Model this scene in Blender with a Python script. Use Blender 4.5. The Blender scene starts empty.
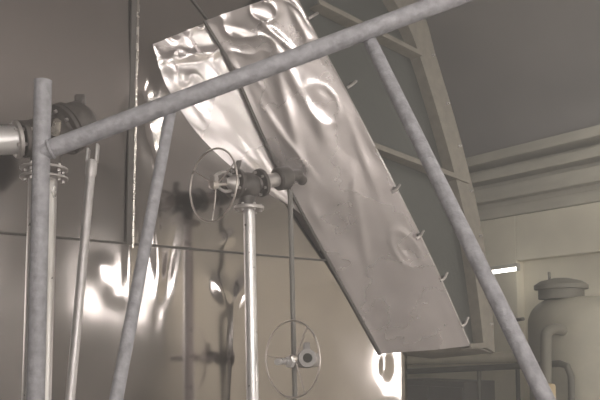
import bpy, bmesh, math, random
from mathutils import Vector, Matrix, noise
random.seed(4)
S = bpy.context.scene
COL = S.collection

# ------------------------------------------------------------------ camera
EYE = 1.6
F = 800.0                       # focal length in pixels of a 600 x 400 frame
PITCH = math.radians(6.0)
SHIFT = 0.11
cam_data = bpy.data.cameras.new('camera')
cam_data.sensor_width = 36.0
cam_data.lens = 36.0 * F / 600.0
cam_data.shift_y = SHIFT
cam_data.clip_end = 100
cam = bpy.data.objects.new('camera', cam_data)
cam.location = (0, 0, EYE)
cam.rotation_euler = (math.radians(90) + PITCH, 0, 0)
COL.objects.link(cam)
S.camera = cam
CAMR = cam.rotation_euler.to_matrix()

# ------------------------------------------------------------------ world, exposure
S.view_settings.view_transform = 'Standard'
S.view_settings.look = 'None'
S.view_settings.gamma = 1.0
S.view_settings.use_curve_mapping = False
S.view_settings.exposure = 0.68
w = bpy.data.worlds.new('world')
w.use_nodes = True
w.node_tree.nodes['Background'].inputs[0].default_value = (0.8, 0.85, 1.0, 1)
w.node_tree.nodes['Background'].inputs[1].default_value = 0.1
S.world = w
WINDOW_E = 11.0
TUBE_E = 45.0
HAZE = 0.028                    # dusty air
vs = w.node_tree.nodes.new('ShaderNodeVolumeScatter')
vs.inputs['Color'].default_value = (1, .98, .96, 1)
vs.inputs['Density'].default_value = HAZE
w.node_tree.links.new(vs.outputs[0], w.node_tree.nodes['World Output'].inputs['Volume'])

# ------------------------------------------------------------------ coordinates
def P(px, py, d):
    """point of the place at depth d (world Y) seen at photograph pixel px, py"""
    v = CAMR @ Vector(((px - 300) / F, (200 - py) / F + SHIFT * 600 / F, -1))
    v *= d / v.y
    return Vector((v.x, v.y, v.z + EYE))

RU = Vector((.6, -.8, 0))       # room axis, from the far wall towards the near wall
RT = Vector((.8, .6, 0))        # towards the right-hand wall
RN = Vector((.6, -.8, 0))       # the vessel's face looks along RU
W0 = Vector((1.9, 8.7, 0))
def R(a, b, z):
    return W0 + RU * a - RT * b + Vector((0, 0, z))

VP = Vector((.2025, 5.4, 0))
def wall_depth(px):
    # depth of the vessel face at pixel column px
    k = (px - 300) / F
    # (k d, d) . n = VP . n
    return VP.dot(RN) / (k * RN.x + RN.y)
def wl(px, py):
    """(l, z) on the vessel face under a pixel"""
    q = P(px, py, wall_depth(px))
    return (q - VP).dot(RT), q.z
def wpt(l, z, h=0.0):
    q = VP + RT * l + RN * h
    return Vector((q.x, q.y, z))

# ------------------------------------------------------------------ materials
def mat(name, col, rough=.6, metal=0.0, scale=8.0, var=.12, bump=0.0, bscale=30, rvar=0.1, stretch=(1, 1, 1), dust=None, dust_amt=.5):
    m = bpy.data.materials.new(name)
    m.use_nodes = True
    nt = m.node_tree
    b = nt.nodes['Principled BSDF']
    tc = nt.nodes.new('ShaderNodeTexCoord')
    mp = nt.nodes.new('ShaderNodeMapping')
    mp.inputs['Scale'].default_value = stretch
    nt.links.new(tc.outputs['Object'], mp.inputs['Vector'])
    n = nt.nodes.new('ShaderNodeTexNoise')
    n.inputs['Scale'].default_value = scale
    n.inputs['Detail'].default_value = 5
    nt.links.new(mp.outputs[0], n.inputs['Vector'])
    r = nt.nodes.new('ShaderNodeValToRGB')
    r.color_ramp.elements[0].position = .3
    r.color_ramp.elements[1].position = .72
    lo = [max(0, c * (1 - var)) for c in col]; hi = [min(1, c * (1 + var)) for c in col]
    if dust:
        hi = [c * (1 - dust_amt) + d * dust_amt for c, d in zip(col, dust)]
    r.color_ramp.elements[0].color = (*lo, 1)
    r.color_ramp.elements[1].color = (*hi, 1)
    nt.links.new(n.outputs['Fac'], r.inputs['Fac'])
    nt.links.new(r.outputs[0], b.inputs['Base Color'])
    mr = nt.nodes.new('ShaderNodeMapRange')
    mr.inputs['From Min'].default_value = .3
    mr.inputs['From Max'].default_value = .7
    mr.inputs['To Min'].default_value = max(.02, rough - rvar)
    mr.inputs['To Max'].default_value = min(1, rough + rvar)
    nt.links.new(n.outputs['Fac'], mr.inputs['Value'])
    nt.links.new(mr.outputs[0], b.inputs['Roughness'])
    b.inputs['Metallic'].default_value = metal
    if bump:
        n2 = nt.nodes.new('ShaderNodeTexNoise')
        n2.inputs['Scale'].default_value = bscale
        n2.inputs['Detail'].default_value = 6
        nt.links.new(mp.outputs[0], n2.inputs['Vector'])
        bp = nt.nodes.new('ShaderNodeBump')
        bp.inputs['Strength'].default_value = bump
        bp.inputs['Distance'].default_value = .02
        nt.links.new(n2.outputs['Fac'], bp.inputs['Height'])
        nt.links.new(bp.outputs[0], b.inputs['Normal'])
    return m

def emit(name, col, e):
    m = bpy.data.materials.new(name); m.use_nodes = True
    nt = m.node_tree; nt.nodes.clear()
    o = nt.nodes.new('ShaderNodeOutputMaterial'); em = nt.nodes.new('ShaderNodeEmission')
    em.inputs[0].default_value = (*col, 1); em.inputs[1].default_value = e
    nt.links.new(em.outputs[0], o.inputs[0])
    return m

M_SHEET = mat('brushed stainless cladding', (.43, .395, .385), .11, 1, 3, .04, rvar=.03)
M_HOOD = mat('dull stainless hood sheet', (.70, .65, .65), .28, .88, 2.5, .04, rvar=.05)
M_SEAM = mat('dark seam sealant', (.10, .09, .085), .6, .2)
M_GLINT = mat('highlight bright steel', (.70, .66, .62), .25, 1, 20, .05)  # lighter than the sheets: highlights of seam edge and valve put into the colour
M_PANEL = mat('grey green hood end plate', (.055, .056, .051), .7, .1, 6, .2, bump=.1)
M_RIM = mat('dusty beige painted flange', (.165, .148, .124), .75, 0, 14, .2, bump=.15)
M_PIPE = mat('dusty galvanised pipe', (.235, .23, .247), .62, .2, 40, .26, bump=.25, bscale=70)
M_BRIGHT = mat('bright steel pipe', (.62, .60, .60), .34, .7, 12, .08)
M_ROD = mat('dull steel rod', (.42, .40, .40), .42, .6, 18, .15)
M_IRON = mat('dark valve iron', (.085, .074, .07), .5, .3, 25, .25, bump=.2)
M_BORE_SHADE = mat('nozzle shade black', (.03, .028, .025), .8)  # shade inside the nozzle, put into the colour
M_FLANGE = mat('grey flange steel', (.42, .39, .38), .42, .6, 20, .12)
M_HUB = mat('grimy grey hub iron', (.24, .225, .22), .55, .3, 20, .15)
M_WIRE = mat('polished handwheel steel', (.55, .5, .47), .35, .8, 20, .1)
M_CEIL = mat('soot greyed plaster ceiling', (.27, .25, .24), .95, 0, 1.2, .10, bump=.1, bscale=6)
M_WALLR = mat('cream painted plaster', (.68, .635, .52), .9, 0, 1.6, .12, bump=.1, bscale=9)
M_CORN = mat('greyed cornice plaster', (.45, .425, .36), .9, 0, 3, .1, bump=.1, stretch=(1, 1, 4))
M_WALLD = mat('grey painted plaster', (.33, .31, .29), .9, 0, 1.5, .12)
M_FLOOR = mat('worn concrete floor', (.40, .38, .36), .75, 0, 2.5, .18, bump=.1)
M_TANK = mat('olive grey tank paint', (.30, .28, .225), .6, .1, 5, .12)
M_TANKD = mat('dark olive tank cover', (.15, .14, .115), .65, .1, 8, .15)
M_DARKP = mat('dark painted pipe', (.09, .085, .07), .55, .1, 15, .2)
M_BEIGEP = mat('beige lagged pipe', (.36, .33, .26), .8, 0, 8, .12)
M_GREYC = mat('grey cabinet paint', (.16, .15, .14), .6, .1, 6, .12)
M_TAN = mat('tan motor paint', (.42, .33, .2), .6, 0, 8, .12)
M_FRAME = mat('window frame paint', (.4, .38, .34), .7)
M_PANE = emit('daylight window pane', (1.0, .94, .88), WINDOW_E)  # emissive; serves the added windows too
M_TUBE_ADDED = emit('lit fluorescent tube', (1.0, .97, .9), TUBE_E)  # strong tubes of the added fittings out of view
M_TUBED = emit('dusty lit fluorescent tube', (1.0, .97, .9), 8.0)

# ------------------------------------------------------------------ mesh helpers
def obj(name, bm, m, parent=None, smooth=True, bevel=0.0, seg=2, recalc=True):
    if recalc:
        bmesh.ops.recalc_face_normals(bm, faces=bm.faces)
    me = bpy.data.meshes.new(name)
    bm.to_mesh(me); bm.free()
    if smooth:
        for p in me.polygons: p.use_smooth = True
    o = bpy.data.objects.new(name, me)
    me.materials.append(m)
    COL.objects.link(o)
    if parent:
        o.parent = parent
        chain = parent.location.copy(); q = parent.parent
        while q: chain += q.location; q = q.parent
        # geometry is given in world coordinates: shift it into the parent's frame
        me.transform(Matrix.Translation(-chain))
    if bevel:
        b = o.modifiers.new('bevel', 'BEVEL'); b.width = bevel; b.segments = seg; b.limit_method = 'ANGLE'
    if smooth:
        try:
            me.set_sharp_from_angle(angle=math.radians(38))
        except Exception: pass
    return o

def thing(name, label, cat, loc, group=None):
    o = bpy.data.objects.new(name, None); COL.objects.link(o)
    o.location = loc; o.empty_display_size = .1
    return tag(o, label, cat, group)
def tag(o, label, cat, group=None):
    o['label'] = label; o['category'] = cat
    if group: o['group'] = group
    return o
def struct(o):
    o['kind'] = 'structure'; return o

def basis(axis):
    z = Vector(axis).normalized()
    t = Vector((0, 0, 1)) if abs(z.z) < .9 else Vector((1, 0, 0))
    x = t.cross(z).normalized(); y = z.cross(x)
    return x, y, z
def add_lathe(bm, prof, org, axis, n=28, cap=True):
    x, y, z = basis(axis); org = Vector(org)
    rings = []
    for r, h in prof:
        rings.append([bm.verts.new(org + z * h + (x * math.cos(2 * math.pi * i / n) + y * math.sin(2 * math.pi * i / n)) * max(r, 1e-4)) for i in range(n)])
    for a, b in zip(rings, rings[1:]):
        for i in range(n):
            bm.faces.new((a[i], a[(i + 1) % n], b[(i + 1) % n], b[i]))
    if cap:
        bm.faces.new(rings[0][::-1]); bm.faces.new(rings[-1])
def add_tube(bm, pts, r, n=18, closed=False, cap=True):
    pts = [Vector(p) for p in pts]
    k = len(pts)
    rs = r if isinstance(r, (list, tuple)) else [r] * k
    rings = []
    up = None
    for i, p in enumerate(pts):
        if closed: d = pts[(i + 1) % k] - pts[i - 1]
        elif i == 0: d = pts[1] - pts[0]
        elif i == k - 1: d = pts[-1] - pts[-2]
        else: d = pts[i + 1] - pts[i - 1]
        d.normalize()
        if up is None:
            up = basis(d)[0]
        up = (up - d * up.dot(d)).normalized()
        v = d.cross(up)
        rings.append([bm.verts.new(p + (up * math.cos(2 * math.pi * j / n) + v * math.sin(2 * math.pi * j / n)) * rs[i]) for j in range(n)])
    pairs = list(zip(rings, rings[1:])) + ([(rings[-1], rings[0])] if closed else [])
    for a, b in pairs:
        for j in range(n):
            bm.faces.new((a[j], a[(j + 1) % n], b[(j + 1) % n], b[j]))
    if cap and not closed:
        bm.faces.new(rings[0][::-1]); bm.faces.new(rings[-1])
def tube_bm(pts, r, **k):
    bm = bmesh.new(); add_tube(bm, pts, r, **k); return bm
def lathe_bm(prof, org, axis, **k):
    bm = bmesh.new(); add_lathe(bm, prof, org, axis, **k); return bm
def add_box(bm, c, ax, ay, az, sx, sy, sz):
    c = Vector(c); vs = []
    for i in (-1, 1):
        for j in (-1, 1):
            for k in (-1, 1):
                vs.append(bm.verts.new(c + ax * (i * sx / 2) + ay * (j * sy / 2) + az * (k * sz / 2)))
    for f in ((0, 1, 3, 2), (4, 6, 7, 5), (0, 4, 5, 1), (2, 3, 7, 6), (0, 2, 6, 4), (1, 5, 7, 3)):
        bm.faces.new([vs[i] for i in f])
def box_bm(*a):
    bm = bmesh.new(); add_box(bm, *a); return bm
def rbox(a0, a1, b0, b1, z0, z1, bm=None):
    """box in room coordinates"""
    bm = bm or bmesh.new()
    add_box(bm, R((a0 + a1) / 2, (b0 + b1) / 2, (z0 + z1) / 2), RU, RT, Z, abs(a1 - a0), abs(b1 - b0), abs(z1 - z0))
    return bm
Z = Vector((0, 0, 1)); X = Vector((1, 0, 0)); Y = Vector((0, 1, 0))
def add_prism(bm, pts, d):
    d = Vector(d)
    a = [bm.verts.new(p) for p in pts]; b = [bm.verts.new(p + d) for p in pts]
    n = len(pts)
    bm.faces.new(a); bm.faces.new(b[::-1])
    for i in range(n):
        bm.faces.new((a[i], b[i], b[(i + 1) % n], a[(i + 1) % n]))
def add_torus(bm, c, axis, R_, r, n=56, m=10):
    x, y, z = basis(axis); c = Vector(c)
    add_tube(bm, [c + (x * math.cos(2 * math.pi * i / n) + y * math.sin(2 * math.pi * i / n)) * R_ for i in range(n)], r, n=m, closed=True)
def bez(p0, p1, p2, n=8):
    return [p0 * (1 - t) ** 2 + p1 * 2 * t * (1 - t) + p2 * t * t for t in [i / n for i in range(n + 1)]]
def poly_at(pts, t):
    """point on a polyline by its parameter 0..1 (by segment count)"""
    k = len(pts) - 1; f = min(max(t, 0), 1) * k; i = min(int(f), k - 1)
    return pts[i].lerp(pts[i + 1], f - i)
def smooth_line(pts, n=40):
    """Catmull-Rom through pts"""
    q = [pts[0] * 2 - pts[1]] + list(pts) + [pts[-1] * 2 - pts[-2]]
    out = []
    k = len(pts) - 1
    for s in range(n + 1):
        f = s / n * k; i = min(int(f), k - 1); t = f - i
        a, b, c, d = q[i:i + 4]
        out.append(.5 * ((2 * b) + (c - a) * t + (2 * a - 5 * b + 4 * c - d) * t * t + (3 * b - a - 3 * c + d) * t ** 3))
    return out
def to_floor(p, q):
    """the line p->q carried on down to the floor"""
    t = (0 - p.z) / (q.z - p.z)
    return p + (q - p) * t

# ------------------------------------------------------------------ the room
A0, A1, B1 = -4.0, 10.4, 9.2
Hc = 3.62                                # where the vault springs
def strip(name, prof, m, a0, a1, n=24):
    """profile of (b, z) swept along the room axis"""
    bm = bmesh.new()
    rows = [[bm.verts.new(R(a0 + (a1 - a0) * i / n, b, z)) for b, z in prof] for i in range(n + 1)]
    for r0, r1 in zip(rows, rows[1:]):
        for i in range(len(prof) - 1):
            bm.faces.new((r0[i], r1[i], r1[i + 1], r0[i + 1]))
    return struct(obj(name, bm, m, recalc=False))
struct(obj('floor', rbox(A0 - .3, A1 + .3, -.5, B1 + .3, -.12, 0), M_FLOOR, smooth=False))
vault = []
RISE = 1.5
for i in range(33):
    t = math.pi * i / 32
    vault.append((B1 / 2 - (B1 / 2 - .0) * math.cos(t), Hc + RISE * math.sin(t) ** .8))
vault = [(b, z) for b, z in vault]
strip('ceiling', vault, M_CEIL, A0, A1)
# right-hand wall: deep lower part, shallow recess under a lintel line
struct(obj('wall_right', rbox(A0, A1, -.4, 0, 0, Hc + .1), M_WALLR, smooth=False))
struct(obj('wall_left', rbox(A0, A1, B1, B1 + .3, 0, Hc + .1), M_WALLD, smooth=False))
struct(obj('wall_far', rbox(A0 - .3, A0, 0, B1, 0, Hc + RISE + .2), M_WALLR, smooth=False))
struct(obj('wall_near', rbox(A1, A1 + .3, 0, B1, 0, Hc + RISE + .2), M_WALLD, smooth=False))
# stepped cornice along the right-hand wall
zt = EYE
k = 1
for (z0, z1, pr) in ((1.38, 1.50, .10), (1.55, 1.70, .20), (1.76, 1.86, .27), (1.93, 2.03, .34)):
    struct(obj('trim_%d' % k, rbox(A0, A1, 0, pr, zt + z0, zt + z1), M_CORN, smooth=False, bevel=.012)); k += 1
struct(obj('trim_%d' % k, rbox(A0, A1, 0, .08, zt + 1.50, zt + 2.03), M_CORN, smooth=False)); k += 1
# lintel and pilaster that frame the bay behind the tank
pil_a = (P(528, 300, 8.2) - W0).dot(RU)
struct(obj('trim_%d' % k, rbox(pil_a, A1, 0, .12, zt + .905, zt + 1.37), M_WALLR, smooth=False, bevel=.01)); k += 1
struct(obj('trim_%d' % k, rbox(A0, pil_a, 0, .12, 0, zt + 1.37), M_WALLR, smooth=False, bevel=.01)); k += 1

# windows: emissive panes with frames and glazing bars, unseen, most added for light
wn = [0]
def window(c, ax, nrm, wd, ht, nx, ny):
    wn[0] += 1
    n = 'window_%d' % wn[0]
    root = bpy.data.objects.new(n, None); COL.objects.link(root); root.location = c; struct(root)
    obj('pane', box_bm(c, ax, nrm, Z, wd, .02, ht), M_PANE, root, smooth=False)
    bm = bmesh.new()
    for s in (-1, 1):
        add_box(bm, c + ax * s * (wd / 2 + .03) + nrm * .02, ax, nrm, Z, .07, .1, ht + .14)
        add_box(bm, c + Z * s * (ht / 2 + .03) + nrm * .02, ax, nrm, Z, wd + .14, .1, .07)
    for i in range(1, nx):
        add_box(bm, c + ax * (wd * (i / nx - .5)) + nrm * .02, ax, nrm, Z, .07, .05, ht)
    for i in range(1, ny):
        add_box(bm, c + Z * (ht * (i / ny - .5)) + nrm * .02, ax, nrm, Z, wd, .05, .07)
    obj('window_frame', bm, M_FRAME, root, smooth=False)
# right-hand wall: unseen window added for the highlight on the vessel's corner
window(R(4.25, .02, 1.36), RU, -RT, .9, .75, 2, 1)
# near wall
window(R(A1 - .02, 1.17, 2.66), RT, -RU, .95, 1.05, 2, 2)
for b in (4.4, 7.2):  # unseen windows added for the bulk of the room light
    window(R(A1 - .02, b, 2.3), RT, -RU, 1.9, 2.0, 3, 3)
# left-hand wall: unseen window added to light the room from the side
for a in (8.6,):
    window(R(a, B1 - .02, 2.3), RU, RT, 2.0, 1.9, 3, 3)

# fluorescent fittings
def fitting(c, ax, ln, label, group=None, hw_=.07, tm=None):
    root = thing('fluorescent_light', label, 'light', c, group)
    x = ax
    y = ax.cross(Z)
    obj('housing', box_bm(c + Z * .035, x, y, Z, ln + .04, hw_, .035), M_FRAME, root, smooth=False, bevel=.005)
    obj('tube', tube_bm([c - x * ln / 2, c + x * ln / 2], .016), tm or M_TUBE_ADDED, root)
    for s in (-1, 1):
        obj('end_cap', box_bm(c + x * s * (ln / 2 + .012) + Z * .012, x, y, Z, .022, .045, .06), M_FRAME, root, smooth=False)
    return root
pa = P(489.5, 272.6, 7.75); pb = P(517, 268.8, 7.6)
lc = (pa + pb) / 2
fitting(lc, (pb - pa).normalized(), (pb - pa).length, 'lit white fluorescent tube glowing on the cream wall right of the sloping hood', tm=M_TUBED)
for a_, b_, z_ in ((4.6, 3.0, 4.25), (8.2, 5.2, 4.25), (5.2, 6.2, 4.25), (5.2, 7.6, 4.1), (8.2, 7.4, 4.1), (4.7, 1.6, 4.1), (3.2, .8, 3.85)):  # unseen fittings, added for room light and glints on the steel
    fitting(R(a_, b_, z_), RU, 1.4, 'added unseen fluorescent fitting hung under the vault to light the room', 'added unseen fluorescent fittings', .3)

# ------------------------------------------------------------------ the clad vessel
def gauss(x, s): return math.exp(-.5 * (x / s) ** 2)
BUMPS = []      # (px, py, sigma_l, sigma_z, height) on the vessel's face
def bump(px, py, sl, sz, h, rot=0.0):
    l, z = wl(px, py); BUMPS.append((l, z, sl, sz, h, math.cos(rot), math.sin(rot)))
bump(141, 88, .075, .17, .034)
bump(150, 150, .05, .10, .012, .3)
bump(100, 268, .05, .05, .0035, .6)
bump(118, 292, .06, .05, .003, -.5)
bump(155, 235, .022, .22, .008, .10)
bump(168, 265, .02, .16, -.006, -.2)
bump(128, 250, .02, .20, .005)
bump(228, 238, .03, .02, .006, .6)
bump(222, 292, .035, .07, .012, .6)
bump(240, 292, .03, .07, .012, -.4)
bump(233, 350, .018, .22, .006, -.05)
bump(384, 366, .035, .06, -.012)
bump(386, 392, .09, .06, .004)
def wall_h(l, z):
    h = .010 * noise.noise(Vector((l * 1.1, z * .45, 3.1))) + .003 * noise.noise(Vector((l * 3.1, z * 1.6, 7.7)))
    for (bl, bz, sl, sz, hh, c, s) in BUMPS:
        x, y = l - bl, z - bz
        if abs(x) > 1.2 or abs(y) > 1.2: continue
        u, v = c * x + s * y, -s * x + c * y
        h += hh * gauss(u, sl) * gauss(v, sz)
    return h
VTOP = EYE + 2.75
Lleft = wl(-90, 200)[0]
Lright = wl(415, 380)[0]
Lseam = wl(131, 100)[0]
def seam_z(l): return wl(131, 246)[1] + 0.0 * l
ZS = wl(140, 246)[1]
def sheet_bm(l0, l1, z0, z1, off, step=.022, tilt=0.0):
    nl = max(2, int((l1 - l0) / step)); nz = max(2, int((z1 - z0) / step))
    bm = bmesh.new()
    g = [[bm.verts.new(wpt(l0 + (l1 - l0) * i / nl, z0 + (z1 - z0) * j / nz,
          off + wall_h(l0 + (l1 - l0) * i / nl, z0 + (z1 - z0) * j / nz) + tilt * (z1 - z0) * (1 - j / nz))) for j in range(nz + 1)] for i in range(nl + 1)]
    for i in range(nl):
        for j in range(nz):
            bm.faces.new((g[i][j], g[i + 1][j], g[i + 1][j + 1], g[i][j + 1]))
    return bm, g
vessel = thing('steel_vessel', 'large stainless steel clad vessel with dented shiny sheets filling the left half', 'vessel', wpt((Lleft + Lright) / 2, 0, -.5))
# insulation core behind the sheets
RC = .16
obj('vessel_body', box_bm(wpt((Lleft + Lright) / 2 - .1, VTOP / 2, -.75), RT, RN, Z, Lright - Lleft - .3, 1.3, VTOP - .02), M_FLANGE, vessel, smooth=False)
bm, g = sheet_bm(Lleft, Lseam + .02, ZS, VTOP, .0)
obj('cladding_sheet', bm, M_SHEET, vessel, recalc=False)
bm, g = sheet_bm(Lseam - .01, Lright - RC, ZS, VTOP, .004)
obj('cladding_sheet', bm, M_SHEET, vessel, recalc=False)
bm, g = sheet_bm(Lleft, Lright - RC, 0.0, ZS + .015, .012)
# rounded right-hand corner carries the lower sheet round to the side
nz = len(g[0])
prev = g[-1]
for i in range(1, 13):
    t = math.pi / 2 * i / 12
    row = []
    for j in range(nz):
        z = (ZS + .015) * j / (nz - 1)
        q = wpt(Lright - RC + RC * math.sin(t), z, .012 - RC + RC * math.cos(t) + wall_h(Lright - RC, z) * math.cos(t))
        row.append(bm.verts.new(q))
    for j in range(nz - 1):
        bm.faces.new((prev[j], row[j], row[j + 1], prev[j + 1]))
    prev = row
row = [bm.verts.new(wpt(Lright, (ZS + .015) * j / (nz - 1), -1.4)) for j in range(nz)]
for j in range(nz - 1):
    bm.faces.new((prev[j], row[j], row[j + 1], prev[j + 1]))
obj('cladding_sheet', bm, M_SHEET, vessel, recalc=False)
# seams
bm = bmesh.new(); n = 60
pts = [wpt(Lleft + (Lright - RC - Lleft) * i / n, ZS + .006, .013 + wall_h(Lleft + (Lright - RC - Lleft) * i / n, ZS)) for i in range(n + 1)]
add_tube(bm, pts, .007, n=8)
obj('sheet_seam', bm, M_SEAM, vessel)
bm = bmesh.new()
q0 = wpt(Lseam - .012, (ZS + VTOP) / 2, .02)
add_box(bm, q0, RT, RN, Z, .032, .02, VTOP - ZS)
obj('sheet_seam', bm, M_SEAM, vessel, smooth=False, bevel=.003)
bm = bmesh.new()
add_tube(bm, [wpt(Lseam + .012, ZS - .02, .024), wpt(Lseam + .012, VTOP, .024)], .010, n=20)  # bright tube shaped to hold the highlight line along the seam
obj('seam_edge_highlight', bm, M_GLINT, vessel)
# seam from the top of the hood up to the top of the sheets
la, za = wl(207, 22); lb, zb = wl(185, -6)
d = ((la - lb), (za - zb))
obj('sheet_seam', tube_bm([wpt(la, za, .012 + wall_h(la, za)), wpt(lb, zb, .012 + wall_h(lb, zb)), wpt(lb + (lb - la) * 1.6, zb + (zb - za) * 1.6, .01)], .006, n=8), M_SEAM, vessel)

# ------------------------------------------------------------------ the hood
seam_px = [(206, 20, 4.72), (235, 70, 4.86), (268, 143, 5.02), (300, 205, 5.18), (340, 278, 5.42), (382, 354, 5.65)]
edge_px = [(292, -10, 4.64), (318, 40, 4.76), (346, 92, 4.89), (375, 148, 5.03), (408, 212, 5.20), (440, 278, 5.40), (470, 346, 5.61)]
seam_l = smooth_line([P(*q) for q in seam_px], 180)
edge_l = smooth_line([P(*q) for q in edge_px], 180)
hood = thing('sloping_hood', 'dented stainless hood sloping down across the vessel with open dark right side', 'hood', P(400, 360, 5.6))
HB = []   # bumps on the hood plate in (s, t)
def pl_h(s, t, bumps, seed, amp):
    h = amp * noise.noise(Vector((s * 2.2, t * 5, seed))) + amp * .35 * noise.noise(Vector((s * 6, t * 13, seed + 5)))
    # sharp creases where the sheet is crumpled near its upper end
    k = gauss(t, .12)
    if k > .01:
        r_ = 1 - abs(noise.noise(Vector((s * 3.2 + t * 4, t * 11 - s * 2, seed + 2)))) * 2
        h += .016 * k * max(0, r_) ** 3
    for (bs, bt, ss, st, hh, rot) in bumps:
        if ss < 0:       # round dent with a raised ring
            d = math.hypot(s - bs, (t - bt) * 2.6)
            h += hh * (gauss(d + ss, .022) - .8 * gauss(d, -ss * .6))
            continue
        x, y = s - bs, (t - bt) * 2.6
        c, k = math.cos(rot), math.sin(rot)
        u, v = c * x + k * y, -k * x + c * y
        h += hh * gauss(u, ss) * gauss(v, st * 2.6)
    return h
def ruled(L, Rr, ns, bumps, seed, amp, fold=None, edge_fade=.06):
    bm = bmesh.new()
    nt = len(L) - 1
    base = [[L[j].lerp(Rr[j], i / ns) for i in range(ns + 1)] for j in range(nt + 1)]
    g = []
    for j in range(nt + 1):
        row = []
        for i in range(ns + 1):
            p = base[j][i]
            du = base[j][min(i + 1, ns)] - base[j][max(i - 1, 0)]
            dv = base[min(j + 1, nt)][i] - base[max(j - 1, 0)][i]
            nn = dv.cross(du)
            if nn.length < 1e-9: nn = Vector((0, -1, 0))
            nn.normalize()
            if nn.y > 0: nn = -nn
            s, t = i / ns, j / nt
            fade = min(1, s / edge_fade, (1 - s) / edge_fade) if edge_fade else 1
            row.append(bm.verts.new(p + nn * (pl_h(s, t, bumps, seed, amp) * (.25 + .75 * fade))))
        g.append(row)
    for j in range(nt):
        for i in range(ns):
            bm.faces.new((g[j][i], g[j][i + 1], g[j + 1][i + 1], g[j + 1][i]))
    return bm, g
main_b = [(.25, .085, .10, .012, .014, .5), (.55, .07, .05, .05, .010, .9), (.62, .13, .03, .05, .016, -.5), (.9, .10, .03, .06, .008, 0), (.80, .03, .04, .03, .012, .6),
          (.72, .345, -.15, 0, .0038, 0), (.74, .33, .05, .02, .006, .3), (.60, .40, .05, .03, .012, .4), (.80, .755, -.12, 0, .0055, 0), (.80, .755, -.05, 0, .004, 0), (.45, .70, .03, .09, .006, .5), (.2, .42, .03, .08, .006, -.3), (.5, .9, .2, .02, .005, .2), (.62, .58, .03, .05, .007, .7), (.85, .5, .03, .08, .006, .2), (.35, .33, .04, .1, .009, .3),
          (.10, .64, .05, .03, .010, .3), (.30, .66, .20, .05, -.010, 0), (.55, .22, .04, .10, .010, 0), (.45, .5, .3, .12, .012, 0)]
bm, g = ruled(seam_l, edge_l, 90, main_b, 1.3, .011)
# returns at the free edges give the sheet its folded lips
back = Vector((.25, .97, 0)).normalized()
lip = [bm.verts.new(r[-1].co + Vector((.012, .045, .0))) for r in g]
for j in range(len(g) - 1): bm.faces.new((g[j][-1], lip[j], lip[j + 1], g[j + 1][-1]))
bot = [bm.verts.new(v.co + Vector((.02, .09, .0))) for v in g[-1]]
for i in range(len(bot) - 1): bm.faces.new((g[-1][i], g[-1][i + 1], bot[i + 1], bot[i]))
lf = [bm.verts.new(r[0].co + Vector((0, .03, 0))) for r in g]
for j in range(len(g) - 1): bm.faces.new((g[j][0], g[j + 1][0], lf[j + 1], lf[j]))
tp = [bm.verts.new(v.co + Vector((-.03, .16, .02))) for v in g[0]]
for i in range(len(tp) - 1): bm.faces.new((g[0][i + 1], g[0][i], tp[i], tp[i + 1]))
obj('front_sheet', bm, M_HOOD, hood, recalc=False)
# narrow sheet to the left of the seam, running back to the vessel's face
left_px = [(150, 46), (164, 86), (193, 130), (230, 166), (272, 196), (312, 222), (350, 285), (386, 353)]
lp = []
for (x, y) in left_px:
    l, z = wl(x, y); lp.append(wpt(l, z, .006 + wall_h(l, z)))
left_l = smooth_line(lp, 180)
seam2 = [p + Vector((.010, .028, 0)) for p in seam_l]
left_b = [(.5, .09, .3, .012, .016, .15), (.15, .14, .12, .03, .014, .4), (.2, .2, .08, .05, -.012, 0), (.5, .25, .2, .05, .012, .4), (.35, .4, .15, .05, .010, 0)]
bm, g = ruled(left_l, seam2, 40, left_b, 9.2, .006)
tp = [bm.verts.new(v.co + Vector((-.03, .12, .02))) for v in g[0]]
for i in range(len(tp) - 1): bm.faces.new((g[0][i + 1], g[0][i], tp[i], tp[i + 1]))
obj('side_sheet', bm, M_HOOD, hood, recalc=False)
sp = [p + Vector((.004, .004, 0)) for p in seam_l]
obj('sheet_seam', tube_bm([p + Vector((-.012, -.004, -.004)) for p in seam_l[::3]], .011, n=8), M_SEAM, hood)

# end plane of the hood: chord = right edge of the front sheet, arc = rim
C = edge_l[0].copy(); D = edge_l[-1].copy(); E = P(480, 240, 5.84)
EN = (D - C).cross(E - C).normalized()
if EN.y > 0: EN = -EN
def on_end(px, py, off=0.0):
    """where the line of sight meets the hood's end plane"""
    o = Vector((0, 0, EYE)); v = P(px, py, 1.0) - o
    c = C + EN * off
    return o + v * ((c - o).dot(EN) / v.dot(EN))
outer_px = [(352, -90), (392, -40), (423, 12), (436, 55), (452, 108), (465, 155), (477, 205), (486, 255), (492, 305), (495, 353)]
inner_px = [(338, -70), (376, -28), (407, 22), (421, 58), (438, 112), (451, 158), (464, 210), (473, 258), (480, 308), (484, 346)]
outer = smooth_line([on_end(*q) for q in outer_px], 60)
inner = smooth_line([on_end(*q) for q in inner_px], 60)
bm = bmesh.new()
def ribbon(bm, A, B, thick, nrm):
    rows = []
    for a, b in zip(A, B):
        rows.append([bm.verts.new(a), bm.verts.new(b), bm.verts.new(b + nrm * thick), bm.verts.new(a + nrm * thick)])
    for r0, r1 in zip(rows, rows[1:]):
        for i in range(4):
            bm.faces.new((r0[i], r0[(i + 1) % 4], r1[(i + 1) % 4], r1[i]))
    bm.faces.new(rows[0]); bm.faces.new(rows[-1][::-1])
ribbon(bm, outer, inner, -.03, EN)
rim = obj('rim_flange', bm, M_RIM, hood, smooth=False, bevel=.004)
for i in range(2, 60, 6):
    c = outer[i].lerp(inner[i], .25)
    obj('bolt', lathe_bm([(.011, -.002), (.011, .008), (.007, .011), (.007, .022)], c, EN, n=8), M_FLANGE, rim)
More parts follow.
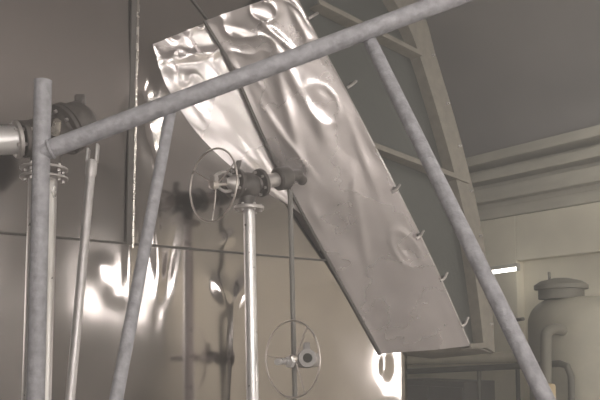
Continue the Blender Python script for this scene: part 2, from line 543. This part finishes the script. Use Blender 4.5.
# inner angle ring standing proud of the flange's inner edge
inner2 = [a.lerp(b, 1.35) for a, b in zip(outer, inner)]
bm = bmesh.new(); ribbon(bm, inner, [a.lerp(b, .9) for a, b in zip(inner2, inner)], -.09, EN)
obj('rim_web', bm, M_RIM, hood, smooth=False)
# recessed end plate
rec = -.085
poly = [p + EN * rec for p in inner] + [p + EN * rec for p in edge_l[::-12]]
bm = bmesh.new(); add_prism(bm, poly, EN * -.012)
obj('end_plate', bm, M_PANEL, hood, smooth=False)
# drum shell behind: outer arc carried back into the vessel
bm = bmesh.new()
depthv = EN * -.55
a = [bm.verts.new(p + EN * -.03) for p in outer]; b = [bm.verts.new(p + depthv) for p in outer]
for i in range(len(a) - 1): bm.faces.new((a[i], a[i + 1], b[i + 1], b[i]))
obj('drum_shell', bm, M_RIM, hood)
# underside plate
bl = [seam_l[-1] + Vector((.02, .09, 0)), edge_l[-1] + Vector((.02, .09, 0)), outer[-1] + EN * -.02, outer[-1] + depthv, seam_l[-1] + Vector((.1, .5, 0))]
bm = bmesh.new(); add_prism(bm, bl, (0, 0, .012))
obj('bottom_plate', bm, M_RIM, hood, smooth=False)
# stiffeners
def stiff(p0, p1, wdt, m):
    a, b = on_end(*p0), on_end(*p1)
    ax = (b - a).normalized(); ay = EN.cross(ax)
    bm = bmesh.new()
    add_box(bm, (a + b) / 2 + EN * -.03, ax, ay, EN, (b - a).length, .012, .09)
    add_box(bm, (a + b) / 2 + EN * .002 + ay * wdt * .5, ax, ay, EN, (b - a).length, wdt, .012)
    return obj('stiffener', bm, m, hood, smooth=False, bevel=.002)
stiff((372, 147), (468, 183), .035, M_RIM)
stiff((318, 4), (421, 56), .035, M_RIM)
stiff((470, 348), (485, 347), .03, M_RIM)
# inner liner strip along the chord
bm = bmesh.new()
dl = [p + EN * -.012 for p in edge_l]
away = (E - (C + D) / 2); away -= EN * away.dot(EN); ch = (D - C).normalized(); away -= ch * away.dot(ch); away.normalize()
ribbon(bm, dl, [p + away * .03 for p in dl], -.008, EN)
obj('edge_angle', bm, M_FLANGE, hood, smooth=False)
# clips hooked over the sheet's free edge
for (x, y) in ((309, 18), (348, 86), (392, 190), (416, 236), (440, 278), (461, 323)):
    a = on_end(x, y); 
    pts = smooth_line([a - away * .05 + EN * .03, a + EN * .045 - away * .01, a + away * .03 + EN * .035, a + away * .06 + EN * .03], 10)
    c = obj('edge_clip', tube_bm(pts, [.009] * 11, n=8), M_FLANGE, hood)
    obj('clip_nut', lathe_bm([(.016, -.008), (.016, .01)], a + EN * .03 - away * .004, EN, n=6), M_IRON, c, smooth=False)

# ------------------------------------------------------------------ foreground pipe frame
def down(px0, py0, d0, px1, py1, d1):
    a, b = P(px0, py0, d0), P(px1, py1, d1); return a, to_floor(a, b)
pt = P(43, 82, 2.3); pb_ = P(35.5, 400, 2.3)
frame = thing('pipe_frame', 'grey dusty steel pipe frame with sloping rail and splayed legs in front', 'pipe frame', to_floor(pt, pb_))
a, b = pt, to_floor(pt, pb_)
o = obj('post', tube_bm([a, b], .0255, n=24), M_PIPE, frame)
obj('post_cap', lathe_bm([(.0262, -.004), (.0262, .004), (.020, .0065)], a, (a - b).normalized(), n=24), M_PIPE, o)
r0 = P(42, 152, 2.3); r1 = P(470, -8, 2.33); r1 = r0 + (r1 - r0) * 1.25
obj('rail', tube_bm([r0, r1], .0275, n=24), M_PIPE, frame)
def brace(p, q, r):
    a = P(*p); b = to_floor(a, P(*q))
    obj('leg', tube_bm([a, b], r, n=24), M_PIPE, frame)
    u = (b - a).normalized()
    return a, u
for p, q, r in (((366, 33, 2.36), (546, 400, 1.82), .0205), ((171, 110, 2.34), (116, 400, 1.9), .0165)):
    a, u = brace(p, q, r)
# weld beads where the pipes meet
bm = bmesh.new(); rd = (r1 - r0).normalized(); add_torus(bm, r0 + rd * .026, rd, .027, .005, n=24, m=8); obj('weld_bead', bm, M_PIPE, frame)

# rod with a forked end
ra, rb = down(92, 160, 3.3, 70, 400, 3.2)
rod = thing('forked_rod', 'slim steel rod with forked top end leaning behind the sloping rail', 'rod', rb)
ru = (rb - ra).normalized()
obj('shaft', tube_bm([ra + ru * .05, rb], .019, n=20), M_ROD, rod)
sx = X - ru * X.dot(ru); sx.normalize(); sy = ru.cross(sx)
fk = bmesh.new()
add_lathe(fk, [(.021, .0), (.024, .02), (.024, .06), (.019, .075)], ra, ru, n=20)
for s in (-1, 1):
    add_box(fk, ra + sx * s * .019 - ru * (.02 if s < 0 else .03), sx, sy, ru, .011, .03, .06 if s < 0 else .08)
obj('fork', fk, M_ROD, rod, bevel=.003)

# ------------------------------------------------------------------ valves
def flange_part(name, c, ax, r, th, parent, nb=6, m=None, hole=0):
    f = obj(name, lathe_bm([(r * .96, -th / 2), (r, -th / 2 + .003), (r, th / 2 - .003), (r * .96, th / 2)], c, ax, n=32), m or M_FLANGE, parent)
    x, y, z = basis(ax)
    for i in range(nb):
        t = 2 * math.pi * (i + .5) / nb
        q = c + (x * math.cos(t) + y * math.sin(t)) * r * .78
        obj('bolt', lathe_bm([(.009, -th / 2 - .012), (.009, th / 2 + .012)], q, ax, n=6), M_FLANGE, f, smooth=False)
    return f
def handwheel(c, ax, R_, parent, spokes=3, wire=.008, m=None, rot=0.0):
    m = m or M_WIRE
    bm = bmesh.new(); add_torus(bm, c, ax, R_, wire)
    w_ = obj('handwheel', bm, m, parent)
    x, y, z = basis(ax)
    for i in range(spokes):
        t = 2 * math.pi * i / spokes + rot
        e = c + (x * math.cos(t) + y * math.sin(t)) * R_
        mid = c + (x * math.cos(t) + y * math.sin(t)) * R_ * .5 - z * .015
        obj('spoke', tube_bm(smooth_line([c - z * .02, mid, e], 8), wire * .7, n=8), m, w_)
    obj('hub', lathe_bm([(.018, -.03), (.024, -.02), (.024, .012), (.012, .02)], c, ax, n=16), m, w_)
    return w_
# -- angle valve on the bright standpipe
dV = 4.58
AX = Vector((-.70, -.71, 0)).normalized()      # stem axis, towards the wheel
base = to_floor(P(249, 212, dV), P(252.5, 400, dV))
val = thing('angle_valve', 'dark cast valve with thin handwheel atop the bright standpipe at mid height', 'valve', base)
bc = P(247, 186, dV)
top = P(249, 206, dV)
obj('standpipe', tube_bm([top, base], .035, n=28), M_BRIGHT, val)
flange_part('flange', P(249, 208, dV), Z, .088, .022, val, 6)
bm = bmesh.new()
add_lathe(bm, [(.0, -.085), (.045, -.075), (.075, -.04), (.082, 0), (.072, .05), (.05, .085), (.05, .11)], bc, AX, n=28, cap=False)
add_lathe(bm, [(.058, 0), (.05, .06), (.045, .12)], bc, -Z, n=24)
obj('valve_body', bm, M_IRON, val)
flange_part('bonnet_flange', bc + AX * .09, AX, .088, .026, val, 6, M_IRON)
bm = bmesh.new()
x, y, z = basis(AX)
add_lathe(bm, [(.055, .10), (.035, .13), (.024, .15), (.024, .17)], bc, AX, n=20)
for s in (-1, 1):
    add_tube(bm, smooth_line([bc + AX * .12 + y * .045 * s, bc + AX * .17 + y * .055 * s, bc + AX * .23 + y * .03 * s, bc + AX * .25], 10), .010, n=8)
add_lathe(bm, [(.026, .235), (.026, .26)], bc, AX, n=16)
obj('yoke', bm, M_FLANGE, val)
wc = P(213, 185, dV - .2)
ax2 = (wc - bc).normalized()
obj('stem', tube_bm([bc + AX * .1, wc], .010, n=12), M_WIRE, val)
handwheel(wc, AX, .205, val, 3, .0055, rot=.5)
# lug standing up on the bonnet
obj('lug', box_bm(P(237, 168, dV - .06), X, Y, (Z + X * .3).normalized(), .03, .03, .09), M_IRON, val, bevel=.006)
# inlet side
inl = P(283, 178, dV + .16)
ia = (inl - bc).normalized()
obj('inlet_neck', tube_bm([bc + ia * .04, inl], .042, n=24), M_FLANGE, val)
flange_part('inlet_flange', bc + ia * .10, ia, .085, .024, val, 6, M_IRON)
obj('union_nut', lathe_bm([(.062, -.05), (.07, -.04), (.07, .03), (.055, .05)], inl, ia, n=24), M_IRON, val)
wq = wl(296, 178)
obj('inlet_pipe', tube_bm([inl, inl + ia * .12, P(302, 180, 5.0)], .034, n=24), M_IRON, val)

# -- lower valve on the thin riser
dL = 4.72
rt, rbm = down(290, 190, dL, 295, 400, dL)
lv = thing('drain_valve', 'small valve with round handwheel low on the thin dark riser pipe', 'valve', rbm)
obj('riser_pipe', tube_bm([rt, rbm], .015, n=20), M_GREYC, lv)
vc = P(296, 360, dL - .06)
AX3 = Vector((-.70, -.71, 0)).normalized()
obj('valve_body', lathe_bm([(.02, -.12), (.04, -.1), (.05, -.03), (.046, .03), (.026, .07)], vc + Vector((.05, .05, 0)), AX3, n=24), M_FLANGE, lv)
hw = handwheel(P(292, 359, dL - .2), AX3, .215, lv, 3, .0055, rot=1.0)
obj('stem', tube_bm([vc, P(277, 362, dL - .34)], .018, n=12), M_BRIGHT, lv)
obj('gland_nut', lathe_bm([(.034, -.01), (.034, .012)], P(290, 362, dL - .235), AX3, n=6), M_BRIGHT, lv, smooth=False)
nz_ = P(307, 358, dL - .13)
NX = Vector((.25, -.95, .05)).normalized()
nf = obj('nozzle', lathe_bm([(.036, -.10), (.036, -.01), (.052, -.01), (.052, .012), (.03, .012)], nz_, NX, n=28), M_HUB, lv)
obj('bore', lathe_bm([(.027, .0), (.027, .016)], nz_, NX, n=24), M_BORE_SHADE, nf)  # dark disc in place of the shade inside the open nozzle
obj('nozzle_lug', box_bm(nz_ + Z * .06 - NX * .01, X, NX, Z, .04, .02, .06), M_HUB, nf, bevel=.008)

# -- left-hand valve, half hidden by the post
dG = 3.62
gb = to_floor(P(43, 176, dG), P(36.5, 400, dG))
gv = thing('gate_valve', 'grimy dark valve with bolted flanges behind the upright post at left edge', 'valve', gb)
obj('drop_pipe', tube_bm([P(43, 176, dG), gb], .064, n=28), M_BRIGHT, gv)
fz = (P(43, 176, dG) - gb).normalized()
flange_part('flange', P(44, 178, dG), Z, .108, .014, gv, 8)
flange_part('flange', P(44, 169, dG), Z, .108, .014, gv, 8)
gc = P(46, 138, dG)
GX = Vector((-.95, -.3, 0)).normalized()
bm = bmesh.new()
add_lathe(bm, [(.06, -.13), (.06, -.1), (.095, -.05), (.10, 0), (.085, .06), (.07, .1)], gc, GX, n=28)
add_lathe(bm, [(.085, 0), (.07, .07), (.066, .14)], gc, -Z, n=24)
obj('valve_body', bm, M_IRON, gv)
# bonnet to the right
b2 = P(80, 122, dG + .12)
bx = (b2 - gc).normalized()
bon = obj('bonnet', lathe_bm([(.07, .02), (.075, .08), (.10, .10), (.112, .15), (.10, .22), (.06, .26), (.02, .275)], gc, bx, n=28), M_IRON, gv)
flange_part('bonnet_flange', gc + bx * .105, bx, .125, .024, gv, 8, M_IRON)
flange_part('bonnet_flange', gc + bx * .132, bx, .122, .02, gv, 8, M_IRON)
obj('bonnet_lug', box_bm(gc + bx * .2 + Z * .11, X, Y, Z, .05, .04, .05), M_IRON, bon, bevel=.01)
p1 = P(8, 140, dG - .1)
px_ = (p1 - gc).normalized()
flange_part('side_flange', gc + px_ * .10, px_, .085, .025, gv, 6, M_IRON)
flange_part('side_flange', gc + px_ * .135, px_, .085, .02, gv, 6)
obj('side_pipe', tube_bm([gc + px_ * .13, gc + px_ * .22, gc + px_ * .6 - Z * .02], .066, n=24), M_BRIGHT, gv)
obj('highlight_knob', lathe_bm([(.022, -.03), (.024, .0), (.018, .04), (.0, .05)], P(56, 128, dG - .12), Vector((.3, -.6, .7)), n=18), M_GLINT, gv)  # bright knob standing in for the white highlight on the valve

# ------------------------------------------------------------------ background: tank, pipes, cabinet
dT = 7.0
def pxm(p, d): return p * d / F
tc = P(580, 330, dT); tx, ty = tc.x, tc.y
tank = thing('storage_tank', 'olive grey upright tank with dark domed cover standing by the cream wall', 'tank', (tx, ty, 0))
rT = pxm(50, dT)
zs = P(580, 322, dT).z
prof = [(rT, .25), (rT, zs - .02)]
for i in range(1, 9):
    t = math.pi / 2 * i / 8
    prof.append((rT * (.42 + .58 * math.cos(t)), zs - .02 + pxm(27, dT) * math.sin(t)))
obj('shell', lathe_bm(prof, (tx, ty, 0), Z, n=48), M_TANK, tank)
hcx = P(559, 300, dT - .05)
zc = P(559, 296, dT).z
cov = obj('manhole_cover', lathe_bm([(pxm(22, dT), -.02), (pxm(22, dT), .06), (pxm(26, dT), .065), (pxm(26, dT), .10), (pxm(20, dT), .135), (pxm(8, dT), .16), (.004, .165)], (tx - .17, ty - .05, zc - .01), Z, n=36), M_TANKD, tank)
obj('vent', tube_bm([P(550, 284, dT), P(549, 272, dT)], .012, n=10), M_TANKD, cov)
for i in range(4):
    t = math.pi / 4 + math.pi / 2 * i
    q = Vector((tx + rT * .8 * math.cos(t), ty + rT * .8 * math.sin(t), 0))
    obj('leg', tube_bm([q, q + Z * .35], .04, n=12), M_TANKD, tank)
e = [P(546, 420, dT - .45), P(546, 345, dT - .45), P(547, 333, dT - .45), P(554, 329, dT - .43), P(566, 331, dT - .3)]
obj('outlet_pipe', tube_bm(smooth_line(e, 24), .045, n=18), M_TANKD, tank)
flp = P(564, 331, dT - .38)

# pipes along the wall
def pipe_run(label, px, r, m, name='pipe'):
    pts = [P(*q) for q in px]
    return tag(obj(name, tube_bm(pts, r, n=16), m), label, 'pipe')
pl = [P(330, 374, 8.4), P(420, 371, 7.9), P(520, 366, 7.0), P(560, 363.5, 6.55)]
pq = [P(567, 366, 6.5), P(571, 376, 6.5)]
pp = pl + pq
end = P(573, 400, 6.5); end = Vector((end.x, end.y, 0)) 
run = thing('dark_pipe', 'long dark horizontal pipe below the hood bending down before the olive tank', 'pipe', end)
obj('pipe_body', tube_bm(pp + [Vector((end.x - .01, end.y, P(572, 400, 6.5).z)), end], .028, n=16), M_DARKP, run)
for (x, y, d) in ((479, 368, 7.37),):
    q = P(x, y, d); obj('support', tube_bm([q, Vector((q.x, q.y, 0))], .02, n=12), M_DARKP, run)
q0, q1 = P(330, 362, 8.6), P(524, 357, 7.3)
run2 = thing('lagged_pipe', 'pale beige lagged pipe running just above the long dark pipe', 'pipe', Vector((q1.x, q1.y, 0)))
obj('pipe_body', tube_bm([q0, q1], .05, n=20), M_BEIGEP, run2)
for f in (.1, .97):
    q = q0.lerp(q1, f); obj('support', tube_bm([q, Vector((q.x, q.y, 0))], .02, n=12), M_DARKP, run2)
# small bracket pipe out of the wall
qa, qb = P(506, 321, 8.4), P(523, 319, 7.85)
tag(obj('stub_pipe', tube_bm([qa, qb], .018, n=12), M_TANKD), 'short thin grey stub pipe on cream wall below the lit tube', 'pipe')
# cabinet
c0 = P(446, 390, 8.6); ct = P(446, 380, 8.5).z
cab = thing('steel_cabinet', 'low dark grey steel cabinet under the pipes right of the vessel corner', 'cabinet', Vector((c0.x, c0.y, 0)))
cb = Vector((c0.x, c0.y, ct / 2))
obj('cabinet_body', box_bm(cb, RU, RT, Z, .95, .5, ct), M_GREYC, cab, smooth=False, bevel=.01)
fc = cb - RT * .255
for s in (-1, 1):
    dd = obj('door', box_bm(fc + RU * s * .235 , RU, RT, Z, .45, .02, ct - .12), M_GREYC, cab, smooth=False, bevel=.005)
    obj('handle', tube_bm([fc - RT * .03 + RU * s * .05 + Z * .15, fc - RT * .03 + RU * s * .05 + Z * .3], .01, n=10), M_FLANGE, dd)
# pump beside the tank
pc = P(549, 394, 6.35)
pump = thing('pump', 'small upright tan pump motor beside the lower end of the long sloping leg', 'pump', Vector((pc.x, pc.y, 0)))
obj('motor', lathe_bm([(.02, .085), (.045, .075), (.052, .06), (.052, -.2), (.06, -.21), (.06, -.24)], pc, Z, n=28), M_TAN, pump)
obj('volute', lathe_bm([(.06, -.24), (.13, -.26), (.15, -.31), (.13, -.38), (.05, -.4)], pc, Z, n=28), M_DARKP, pump)
obj('stand', box_bm(Vector((pc.x, pc.y, (pc.z - .4) / 2)), RU, RT, Z, .3, .22, pc.z - .4), M_DARKP, pump, smooth=False, bevel=.01)
